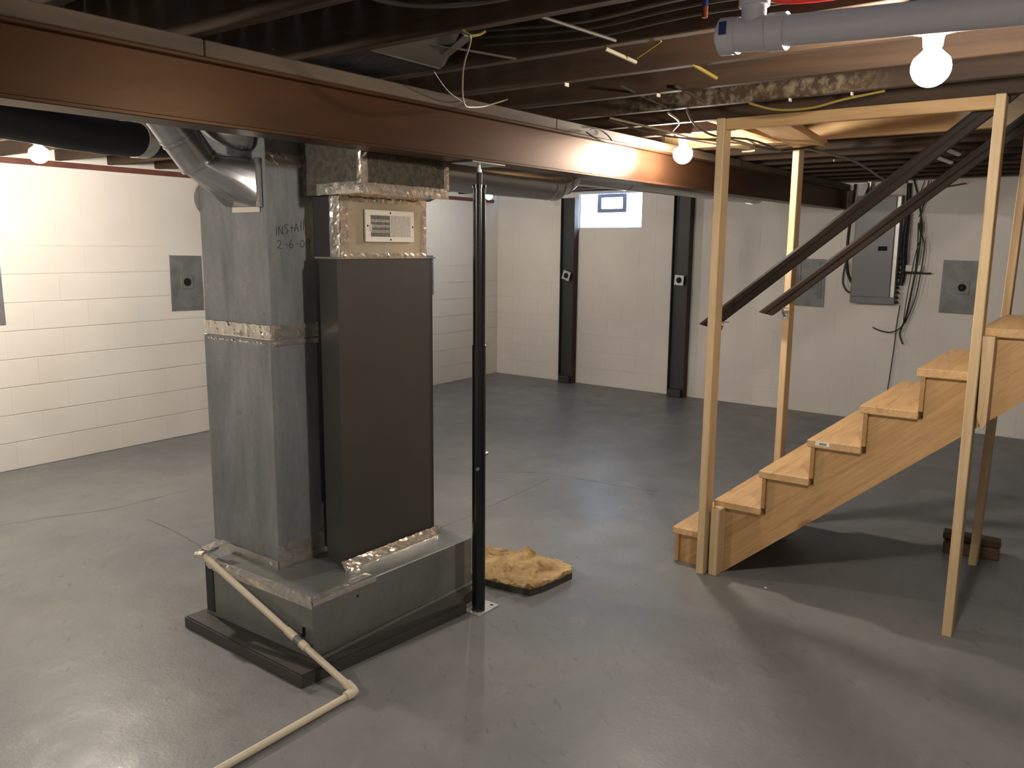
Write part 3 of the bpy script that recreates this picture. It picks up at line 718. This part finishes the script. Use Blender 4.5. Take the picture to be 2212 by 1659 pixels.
for i in range(nx):
    for j in range(ny):
        x = 3.02+i*.44/(nx-1); y = 2.07+j*.60/(ny-1)
        if inside(x, y):
            h = .046+.030*mn.fractal(Vector((x*9, y*9, 3)), .8, 2.1, 5)+.008*mn.noise(Vector((x*30, y*30, 1)))
            if y > 2.46: h -= .022
            grid[i, j] = bm.verts.new((x, y, max(.0335, h)))
for (i, j) in list(grid):
    q = [(i, j), (i+1, j), (i+1, j+1), (i, j+1)]
    if all(k in grid for k in q): bm.faces.new([grid[k] for k in q])
geo = bmesh.ops.extrude_face_region(bm, geom=bm.faces[:]); 
for vv in [g_ for g_ in geo['geom'] if isinstance(g_, bmesh.types.BMVert)]: vv.co.z = .006
obj('rough_top', bm, 'rough', bp, label='rough tan broken surface', smooth=True)

# ================================================================== STAIRS
st = thing('staircase', 'unpainted open pine staircase rising to the right without backs painted', 'stairs', (4.35, 1.5, 0))
st['label'] = 'unpainted new pine staircase with solid treads and sawtooth side boards'
RUN, RISE, N = .2225, .1905, 13
def nose(n): return 1.788 - RUN*(n-1)
SXA, SXB = 3.90, 4.80
for n in range(1, N):
    y1 = nose(n); z = RISE*n
    bm = B(); box(bm, SXA, SXB, y1-.242, y1, z-.038, z, .004); obj('tread', bm, 'pine_x', st)
    bm = B(); box(bm, SXA+.004, SXB-.004, y1-.036, y1-.018, z-RISE+(.0 if n > 1 else .003), z-.038, .001); obj('riser', bm, 'riser', st)
for sx in (SXA+.022, SXB-.06):
    P = [(nose(1)-.037, .0)]
    for n in range(1, N):
        P += [(nose(n)-.037, RISE*n-.039), (nose(n+1)-.037, RISE*n-.039)]
    yl = nose(N)-.037
    # lower edge, parallel to the flight
    sl = RISE/RUN; off = -.038
    def low(y): return (1.505-y)*sl*.985
    P += [(yl, low(yl)), (1.505, 0)]
    bm = B(); prism(bm, [(sx, a, b) for a, b in P], (.038, 0, 0))
    obj('stringer', bm, 'pine_slope', st)
bm = B(); box(bm, SXA-.0012, SXA-.0002, 1.018, 1.082, .738, .757); lb = obj('price_sticker', bm, 'white', st, label='small white barcode sticker')
bm = B(); y = 1.032
for k in range(12):
    ww = random.choice((.001, .0018, .0026)); box(bm, SXA-.0018, SXA-.0012, y, y+ww, .742, .752); y += ww+.0012
obj('barcode', bm, 'marker', lb)
# studs of the stair frame
SZ = jz(3.85)-.002
def stud(x0, y0, z0, z1, label, mat='pine_z'):
    bm = B(); box(bm, x0, x0+.089, y0, y0+.038, z0, z1, .003); return obj('wall_stud', bm, mat, label=label, cat='stud', group='upright pine studs around the stairs')
stud(3.811, 1.572, 0, SZ, 'pale pine stud at the foot of the stairs, near side')
stud(3.811, .432, 0, SZ, 'pale pine stud in front of the upper stairs, its foot nearest the viewer')
stud(4.802, 1.530, .38, jz(4.85)-.04, 'pale pine stud on the far side of the lower stairs')
bm = B(); beamlike(bm, (4.85, .483, 0), (4.85, .432, jz(4.85)-.006), .038, .089, (1, 0, 0), .003)
obj('wall_stud', bm, 'pine_z', label='pale pine stud on the far side of the upper stairs standing by the wood offcuts', cat='stud', group='upright pine studs around the stairs')
bm = B(); box(bm, 3.833, 3.921, 1.508, 1.553, 0, .352, .004); obj('stud_block', bm, 'pine_z', label='short pine block beside the foot of the first stud', cat='block')
bm = B(); prism(bm, [(3.84, .424, .965), (3.84, .432, 1.304), (3.84, .388, 1.304), (3.84, .388, .945), (3.84, .402, .915)], (.08, 0, 0)); obj('stud_block', bm, 'pine_z', label='short pine block with a chipped lower tip beside the second stud', cat='block')
bm = B(); box(bm, 3.83, 3.868, .47, 1.572, SZ-.052, SZ, .003); obj('top_plate', bm, 'pine_y', label='horizontal pine rail joining the tops of the two near studs', cat='board')
bm = B(); m_ = Matrix.Translation((4.38, 1.44, jz(4.4)-.024)) @ Matrix.Rotation(.10, 4, 'Z'); box(bm, -.50, .50, -.085, .085, -.019, .019, .003, m_)
obj('cross_brace', bm, 'pine_x', label='flat pine board crossing the stairwell at ceiling height', cat='board')
# handrails
def rail(x, y0, z0, y1, z1, label, brs):
    t = thing('handrail', label, 'handrail', (x, y0, z0), 0, 'dark wooden handrails')
    p0 = Vector((x, y0, z0)); p1 = Vector((x, y1, z1)); d = (p1-p0).normalized(); u = Vector((1, 0, 0)).cross(d).normalized()
    if u.z < 0: u = -u
    # profile: rounded top, narrower neck
    prof = [(-.018, -.031), (.018, -.031), (.018, -.008), (.022, .002), (.022, .020), (.014, .031), (-.014, .031), (-.022, .020), (-.022, .002), (-.018, -.008)]
    bm = B()
    a = [bm.verts.new(p0 + Vector((1, 0, 0))*q[0] + u*q[1] + d*(.05*(.031-q[1])/.062 if True else 0)) for q in prof]
    b = [bm.verts.new(p1 + Vector((1, 0, 0))*q[0] + u*q[1]) for q in prof]; n = len(prof)
    bm.faces.new(a); bm.faces.new(b[::-1])
    for i in range(n): bm.faces.new((a[i], a[(i+1) % n], b[(i+1) % n], b[i]))
    obj('rail', bm, 'rail', t)
    for (yb, xs) in brs:
        zb = z0+(yb-y0)*(z1-z0)/(y1-y0)
        bm = B(); tube(bm, smoothpts([(x, yb, zb-.038), (x, yb, zb-.06), (x+(xs-x)*.5, yb, zb-.085), (xs, yb, zb-.085)], 4), .006, 10)
        k = -1 if xs > x else 1
        box(bm, xs-.003 if xs > x else xs, xs if xs > x else xs+.003, yb-.012, yb+.012, zb-.115, zb-.06, .001)
        box(bm, x-.01, x+.01, yb-.03, yb+.03, zb-.044, zb-.039); obj('bracket', bm, 'steel', t, label='small steel bracket')
sl = (2.20-1.235)/(1.69-.515)
rail(3.955, 1.69, 1.245, -.75, 1.245+sl*2.44, 'near dark wooden handrail', [(1.591, 3.90)])
rail(4.74, 1.665, 1.262, -.75, 1.262+sl*2.415, 'far dark wooden handrail', [(1.549, 4.802)])
for o in bpy.data.objects:
    if o.get('label') == 'near dark wooden handrail': o['label'] = 'dark brown wooden handrail on the near side of the stairs'
    if o.get('label') == 'far dark wooden handrail': o['label'] = 'dark brown wooden handrail on the far side of the stairs'
# offcuts behind the far stud
bm = B(); m_ = Matrix.Translation((4.98, .52, .036)) @ Matrix.Rotation(.15, 4, 'Z'); box(bm, -.045, .045, -.14, .13, -.036, .03, .006, m_)
obj('wood_offcut', bm, 'blockwood', label='weathered wood offcut lying on the floor behind the far stud', cat='wood')
bm = B(); m_ = Matrix.Translation((5.03, .52, .085)) @ Matrix.Rotation(.1, 4, 'Z') @ Matrix.Rotation(.04, 4, 'X'); box(bm, -.06, .04, -.14, .14, -.017, .014, .004, m_)
obj('wood_offcut', bm, 'blockwood', label='thinner wood offcut lying on top of the other behind the far stud', cat='wood')
bm = B(); box(bm, 3.842, 3.852, 1.25, 1.262, .0, .004, .001); obj('paint_chip', bm, 'white', label='tiny pale chip on the floor in front of the stairs', cat='debris')

# ================================================================== ELECTRIC PANEL
ep = thing('electric_panel', 'grey steel electric panel on the back wall behind the handrails', 'electric panel', (8.42, 1.9, 1.14))
bm = B(); box(bm, 8.385, 8.485, 1.70, 2.10, 1.145, 2.155, .004); obj('body', bm, 'epanel', ep)
bm = B(); box(bm, 8.372, 8.385, 1.745, 2.09, 1.21, 2.14, .003); obj('door', bm, 'epanel', ep)
bm = B(); box(bm, 8.368, 8.372, 1.795, 1.875, 1.643, 1.685, .001); obj('breaker_latch', bm, 'hole', ep, label='black latch plate')
bm = B(); box(bm, 8.376, 8.385, 1.705, 1.74, 1.21, 2.14, .003); obj('trim_strip', bm, 'zincplate', ep)
bm = B(); lathe(bm, [(.05, 0), (.035, .05), (.022, .09), (.030, .12), (.030, .17), (.02, .18)], (8.43, 2.0, 2.155), 16); obj('conduit_hub', bm, 'steel', ep, smooth=True, label='silver conduit hub on top')
bm = B()
for k in range(10):
    z = 1.16+k*.045+random.uniform(0, .01); tube(bm, [(8.43, 1.70, z), (8.43, 1.682-random.uniform(0, .012), z+random.uniform(-.01, .01))], .010, 8)
obj('cable_clamps', bm, 'blackmat', ep, smooth=True)
bm = B(); tube(bm, smoothpts([(8.45, 1.665, 2.26), (8.45, 1.66, 2.0), (8.45, 1.665, 1.7), (8.45, 1.655, 1.42), (8.44, 1.67, 1.33)], 5), .022, 12); obj('conduit', bm, 'blackmat', ep, smooth=True, label='black service cable down the right side')
bm = B(); tube(bm, smoothpts([(8.45, 2.14, 2.27), (8.44, 2.155, 2.0), (8.44, 2.17, 1.75), (8.44, 2.16, 1.48), (8.44, 2.12, 1.36), (8.43, 2.10, 1.345)], 5), .014, 10); obj('conduit', bm, 'blackmat', ep, smooth=True, label='black cable down the left side')
bm = B(); tube(bm, smoothpts([(8.45, 2.18, 1.52), (8.44, 2.19, 1.35), (8.44, 2.15, 1.26), (8.43, 2.10, 1.24)], 5), .009, 10); obj('conduit', bm, 'cable_g', ep, smooth=True, label='grey cable looping into the left side')
# junction pieces near beam end
bm = B(); box(bm, 8.30, 8.36, 2.12, 2.165, 2.02, 2.20, .004); box(bm, 8.285, 8.30, 2.118, 2.167, 2.09, 2.096); obj('wood_shim', bm, 'plate', label='small wood block strapped to the far end of the beam', cat='wood')
# white terminal block and shelf
tb = thing('terminal_block', 'white terminal block on the wall right of the electric panel', 'electrical box', (8.46, 1.56, 1.45))
bm = B(); box(bm, 8.43, 8.475, 1.50, 1.635, 1.455, 1.515, .003); obj('box', bm, 'white', tb)
bm = B(); box(bm, 8.41, 8.478, 1.42, 1.66, 1.437, 1.448, .001); obj('ledge', bm, 'hole', tb)
# hanging black wires
def wire(name, P, r, mat, label, cat='cable', group=None, n=7, sub=6):
    bm = B(); tube(bm, smoothpts(P, sub), r, n); return obj(name, bm, mat, label=label, cat=cat, group=group, smooth=True)
G = 'black wires hanging on the back wall'
wire('hanging_wire', [(8.45, 1.63, 2.29), (8.44, 1.575, 2.11), (8.43, 1.535, 1.9), (8.42, 1.53, 1.65), (8.42, 1.56, 1.3), (8.43, 1.60, 1.02), (8.43, 1.635, .88), (8.42, 1.60, .775)], .008, 'cable_k', 'thickest black wire of the loose bundle, ending in a stub below the rest', 'cable', G)
wire('hanging_wire', [(8.45, 1.505, 2.28), (8.44, 1.53, 2.08), (8.43, 1.545, 1.85), (8.42, 1.49, 1.70), (8.41, 1.50, 1.45), (8.42, 1.53, 1.2), (8.43, 1.60, .97)], .005, 'cable_k', 'black wire of the bundle starting farthest right at the wall top', 'cable', G)
wire('hanging_wire', [(8.45, 1.54, 2.28), (8.44, 1.57, 2.10), (8.43, 1.52, 1.85), (8.42, 1.56, 1.6), (8.41, 1.59, 1.3), (8.42, 1.61, 1.05), (8.43, 1.61, .95)], .004, 'cable_k', 'black wire in the middle of the loose bundle right of the panel', 'cable', G)
wire('hanging_wire', [(8.44, 1.56, 1.9), (8.42, 1.545, 1.65), (8.41, 1.55, 1.4), (8.42, 1.58, 1.1), (8.43, 1.62, .95), (8.43, 1.70, .885), (8.43, 1.79, .885), (8.42, 1.88, .918)], .0055, 'cable_k', 'black wire of the bundle whose end curls out to the left', 'cable', G)
wire('hanging_wire', [(8.44, 1.48, 2.28), (8.44, 1.50, 2.15), (8.43, 1.56, 1.95)], .0035, 'cable_k', 'short thin black wire at the top of the loose bundle', 'cable', G)
wire('maroon_cable', [(8.43, 1.65, 2.02), (8.43, 1.60, 2.10), (8.43, 1.5, 2.17), (8.43, 1.38, 2.21), (8.42, 1.2, 2.24)], .006, 'cable_r', 'maroon cable arching from the panel along the wall top')
wire('grey_wire', [(8.455, 1.66, 1.14), (8.455, 1.675, .95), (8.455, 1.68, .75), (8.455, 1.70, .42), (8.455, 1.72, .1)], .005, 'cable_g', 'thin grey wire hanging below the electric panel')
for k, yy in enumerate((1.635, 1.62)):
    wire('thin_wire', [(8.45, yy, 2.1), (8.45, yy, 1.8), (8.45, yy-.002, 1.52)], .0022, 'cable_k', ('left' if k == 0 else 'right')+' thin straight wire dropping to the white terminal block', 'cable', 'thin wires to the terminal block')

# ================================================================== BULBS
def bulb(x, y, label, drop=0, r=.052, mat='bulb'):
    z = jz(x)-drop
    t = thing('light_bulb', label, 'light', (x, y, z-.14), 0, 'bare ceiling bulbs')
    bm = B(); lathe(bm, [(.022, -.050), (.024, -.030), (.028, -.018), (.055, -.013), (.058, -.009), (.058, 0)], (x, y, z-.001), 28); obj('lampholder', bm, 'white', t, smooth=True, label='white porcelain lampholder')
    if drop:
        bm = B(); lathe(bm, [(.045, 0), (.052, .004), (.052, drop-.002), (.045, drop)], (x, y, z), 8); obj('junction_box', bm, 'steel', t, label='steel junction box above the lampholder')
    bm = B(); prof = [(.014, -.044), (.016, -.052), (.024, -.062)]
    for k in range(1, 12):
        a = math.pi*(.28+.72*k/11); prof.append((r*math.sin(a), -.062-.012-r*.55+r*math.cos(a)*1.0))
    prof = [(a, b) for a, b in prof]; prof.sort(key=lambda q: -q[1])
    lathe(bm, prof, (x, y, z), 28); obj('glass', bm, mat, t, smooth=True, label='glowing bulb')
    return t
bulb(2.325, .432, 'bare glowing bulb under the joists at upper right', .055, .046)
bulb(4.27, 1.99, 'bare glowing bulb beside the steel beam near the stair frame', mat='bulb_soft')
bulb(2.28, 4.98, 'bare glowing bulb near the left wall', mat='bulb_strong')
bulb(7.043, 5.48, 'distant bulb seen just right of the black post', r=.036, mat='bulb_dim')
bulb(-.5, 3.4, 'added unseen fill bulb behind the viewer on the left')  # added out of view to light the duct's left face
bulb(-.897, -1.5, 'added unseen fill bulb behind the viewer on the right', mat='bulb_dim')  # unseen, added to brighten stair faces, waste pipe and near floor

# ================================================================== PLUMBING
dv = thing('waste_pipe', 'fat white plastic waste pipe with a tee and end cap under the joists', 'pipe', (1.78, .3, 2.05))
p0 = Vector((1.775, .715, 2.094)); p1 = Vector((1.78, -1.6, 1.99)); d = (p1-p0).normalized()
bm = B(); tube(bm, [p0, p1], .0305, 28); obj('pipe', bm, 'pvc', dv, smooth=True)
bm = B(); tube(bm, [p0-d*.03, p0+d*.105], .0345, 28); tube(bm, [p0+d*.0-d*.03, p0+d*.005], .0375, 28); tube(bm, [p0+d*.072, p0+d*.108], .0375, 28); obj('tee', bm, 'pvc', dv, smooth=True)
bm = B(); tc = p0+d*.036; tube(bm, [tc, tc+Vector((0, 0, .14))], .026, 24); tube(bm, [tc+Vector((0, 0, .055)), tc+Vector((0, 0, .10))], .032, 24); tube(bm, [tc+Vector((0, 0, .1)), tc+Vector((0, 0, .35))], .0245, 24); obj('riser', bm, 'pvc', dv, smooth=True, label='vertical branch of the tee')
bm = B(); tube(bm, [p0-d*.043, p0-d*.028], .020, 8); tube(bm, [p0-d*.032, p0-d*.006], .038, 28); obj('end_cap', bm, 'pvc', dv, smooth=True)
bm = B(); q = p0-d*.016; box(bm, q.x-.0395, q.x-.0375, q.y-.008, q.y+.008, q.z-.004, q.z+.022); obj('sticker', bm, 'label_blue', dv, label='tiny blue print')
wire('blue_tube', [(1.80, .81, 2.45), (1.80, .80, 2.25), (1.80, .80, 2.17)], .0065, 'pex_b', 'blue water tube hanging beside the white waste pipe cap', 'pipe')
bm = B(); tube(bm, [(1.80, .80, 2.172), (1.80, .80, 2.148)], .0066, 10); obj('copper_fitting', bm, 'copper', label='small copper fitting at the end of the blue tube', cat='pipe', smooth=True)
wire('red_tube', [(2.06, .80, 2.30), (2.03, .74, 2.235), (2.03, .6, 2.215), (2.03, .3, 2.22), (2.03, -1.5, 2.22)], .011, 'pex_r', 'red water tube running above the white waste pipe', 'pipe', n=10)
wire('red_tube', [(6.9, .55, 2.30), (7.0, .35, 2.235), (7.3, .2, 2.22), (7.6, -.6, 2.23)], .008, 'pex_r', 'thin red tube under the far joists at right', 'pipe')

# ================================================================== CABLES UNDER THE JOISTS
wire('ground_wire', [(1.88, 1.56, 2.235), (1.87, 1.52, 2.215), (1.96, 1.62, 2.17), (2.05, 1.70, 2.12), (2.16, 1.78, 2.10), (2.30, 1.86, 2.12), (2.50, 1.97, 2.16), (2.60, 1.97, 2.19), (2.62, 1.95, 2.20)], .0028, 'cable_w', 'loose pale wire dangling from the joist above the beam')
wire('ground_wire', [(2.20, 1.95, 2.23), (2.35, 2.02, 2.20), (2.5, 2.08, 2.19), (2.60, 2.14, 2.21)], .0022, 'cable_g', 'thin dark wire hanging down onto the timber plate')
wire('yellow_tie', [(1.87, 1.55, 2.24), (1.88, 1.53, 2.226), (1.90, 1.515, 2.23), (1.91, 1.50, 2.24)], .004, 'cable_y', 'yellow tie knotted at the joist where the loose wire hangs')
# cables draped across bays
wire('ceiling_cable', [(1.45, 1.62, 2.30), (1.55, 1.55, 2.245), (1.66, 1.40, 2.235), (1.76, 1.22, 2.26), (1.86, 1.1, 2.30)], .006, 'cable_g', 'upper of two grey cables sagging in the nearest joist bay', 'cable', 'cables in the joist bays')
wire('ceiling_cable', [(1.45, 1.50, 2.30), (1.58, 1.36, 2.25), (1.68, 1.25, 2.25), (1.86, 1.08, 2.31)], .006, 'cable_g', 'lower of two grey cables sagging in the nearest joist bay', 'cable', 'cables in the joist bays')
for k, (dx, zz) in enumerate(((.03, 2.285), (.05, 2.30), (.09, 2.29), (.012, 2.265))):
    x = jx[11]-.045-dx
    wire('ceiling_cable', [(x, 1.75, zz+.03), (x, 1.35, zz), (x-.01, 1.0, zz+.01), (x, .5, zz), (x, -.6, zz)], .0045, 'cable_g', ('grey cable running along the joist toward the waste pipe cap, %s of four' % ('lowest', 'second', 'third', 'highest')[k]), 'cable', 'parallel cables along the joist')
stub = [((2.28, 1.33, 2.24), (2.42, 1.30, 2.222), .006, 'cable_w', 'pale cable stub sticking out below a dark joist, thickest'),
        ((2.37, 1.27, 2.222), (2.33, 1.17, 2.25), .003, 'cable_y', 'thin yellow wire end beside the pale cable stub'),
        ((2.66, 1.22, 2.25), (2.82, 1.20, 2.228), .006, 'cable_y', 'yellowish cable stub poking below the second dark joist'),
        ((3.02, 1.45, 2.26), (3.24, 1.42, 2.228), .007, 'cable_g', 'dull grey cable stub below the stained joist'),
        ((2.95, 1.65, 2.27), (3.30, 1.62, 2.232), .005, 'cable_g', 'long grey cable slanting across the dark bay'),
        ((1.92, 1.85, 2.27), (2.22, 1.62, 2.235), .004, 'cable_g', 'grey cable slanting across the bay beside the pale tin panel'),
        ((1.95, 1.36, 2.27), (2.20, 1.25, 2.237), .005, 'cable_g', 'grey cable end crossing the second bay'),
        ((1.52, 1.33, 2.27), (1.80, 1.0, 2.24), .004, 'cable_g', 'short grey cable in the bay at the top edge')]
for (a, b, r, mt, lb) in stub: wire('cable_stub', [a, lerp(a, b, .5), b], r, mt, lb)
wire('yellow_cable', [(3.475, 1.33, 2.248), (3.50, 1.22, 2.215), (3.50, 1.08, 2.21), (3.49, .95, 2.23), (3.48, .8, 2.245)], .005, 'cable_y', 'yellow cable sagging just under the stained joist')
# white staples under joists
STL = ['white cable staple under the joist nearest the dangling loose wire', 'white cable staple under the joist just before the stained one', 'left white cable staple beside the sagging yellow cable', 'right white cable staple beside the sagging yellow cable', 'white cable staple just beyond the pine joist', 'white cable staple under the farthest dark joists']
for (x, y) in ((2.69, 1.73), (3.08, 1.55), (3.48, 1.16), (3.48, .92), (5.1, 1.75), (6.1, 1.7)):
    bm = B(); box(bm, x-.012, x+.012, y-.003, y+.003, jz(x)-.012, jz(x)+.002, .001); obj('cable_staple', bm, 'white', label=STL.pop(0), cat='staple', group='cable staples under the joists')
# bundle around the second bulb
bund = [[(3.55, 2.05, 2.25), (3.75, 1.92, 2.20), (4.0, 1.80, 2.19), (4.25, 1.72, 2.21), (4.6, 1.62, 2.19), (4.9, 1.45, 2.22)],
        [(3.52, 2.02, 2.25), (3.8, 1.88, 2.215), (4.05, 1.82, 2.20), (4.35, 1.66, 2.19), (4.7, 1.75, 2.20), (4.9, 1.9, 2.22)],
        [(3.50, 1.62, 2.25), (3.72, 1.68, 2.22), (4.0, 1.7, 2.20), (4.3, 1.62, 2.205), (4.62, 1.58, 2.18), (4.88, 1.75, 2.22)],
        [(3.48, 1.70, 2.24), (3.7, 1.75, 2.23), (3.95, 1.9, 2.21), (4.25, 1.84, 2.20), (4.55, 1.7, 2.19), (4.85, 1.6, 2.23)],
        [(4.55, 1.75, 2.25), (4.6, 1.65, 2.19), (4.66, 1.55, 2.185), (4.84, 1.40, 2.225)]]
for k, P in enumerate(bund):
    wire('tangled_cable', P, .0055, ('cable_g', 'cable_w', 'cable_g', 'cable_w', 'cable_k')[k], ('grey cable of the bulb tangle that ends nearest the pine cross board', 'pale cable passing closest to the bulb beside the beam', 'grey cable of the bulb tangle running from the stained joist', 'pale cable looping just right of the bulb beside the beam', 'black cable in the tangle beside the far stud')[k], 'cable', 'cables tangled near the second bulb')
wire('braided_cable', [(4.95, 1.60, 2.245), (5.3, 1.52, 2.225), (5.8, 1.52, 2.235), (6.4, 1.55, 2.225), (7.0, 1.60, 2.21), (7.5, 1.62, 2.21), (7.8, 1.55, 2.22)], .009, 'cable_w', 'pale cable sagging from the pine joist toward the electric panel')
# tin panel between joists
tnp = thing('tin_boot', 'dull pale tin duct boot fitted between two joists just above the beam', 'duct', (2.1, 1.9, 2.25))
bm = B(); box(bm, 1.925, 2.262, 1.97, 2.6, 2.252, 2.42, .002); obj('box', bm, 'insul', tnp)
bm = B(); prism(bm, [(1.925, 1.975, 2.250), (2.262, 1.975, 2.250), (2.262, 1.955, 2.262), (1.925, 1.56, 2.41), (1.925, 1.60, 2.41)][:2]+[(2.262, 1.955, 2.258), (1.925, 1.60, 2.262)], (0, 0, .003)); obj('sloping_panel', bm, 'boot', tnp, label='pale triangular tin panel')
bm = B(); beamlike(bm, (2.20, 1.93, 2.262), (1.96, 1.60, 2.25), .03, .004); obj('strap', bm, 'steel', tnp, label='bright metal strap')
# metal brackets seen through the stairs
for (a, b, lb) in (((5.95, 1.05, 2.25), (6.3, 1.0, 2.235), 'short silver conduit under the far joists, left of the pair'), ((5.5, .95, 2.26), (5.8, .88, 2.235), 'short silver conduit under the far joists, right of the pair')):
    bm = B(); tube(bm, [a, b], .018, 12); obj('conduit_piece', bm, 'steel', label=lb, cat='conduit', smooth=True)
bpy.data.orphans_purge() if False else None
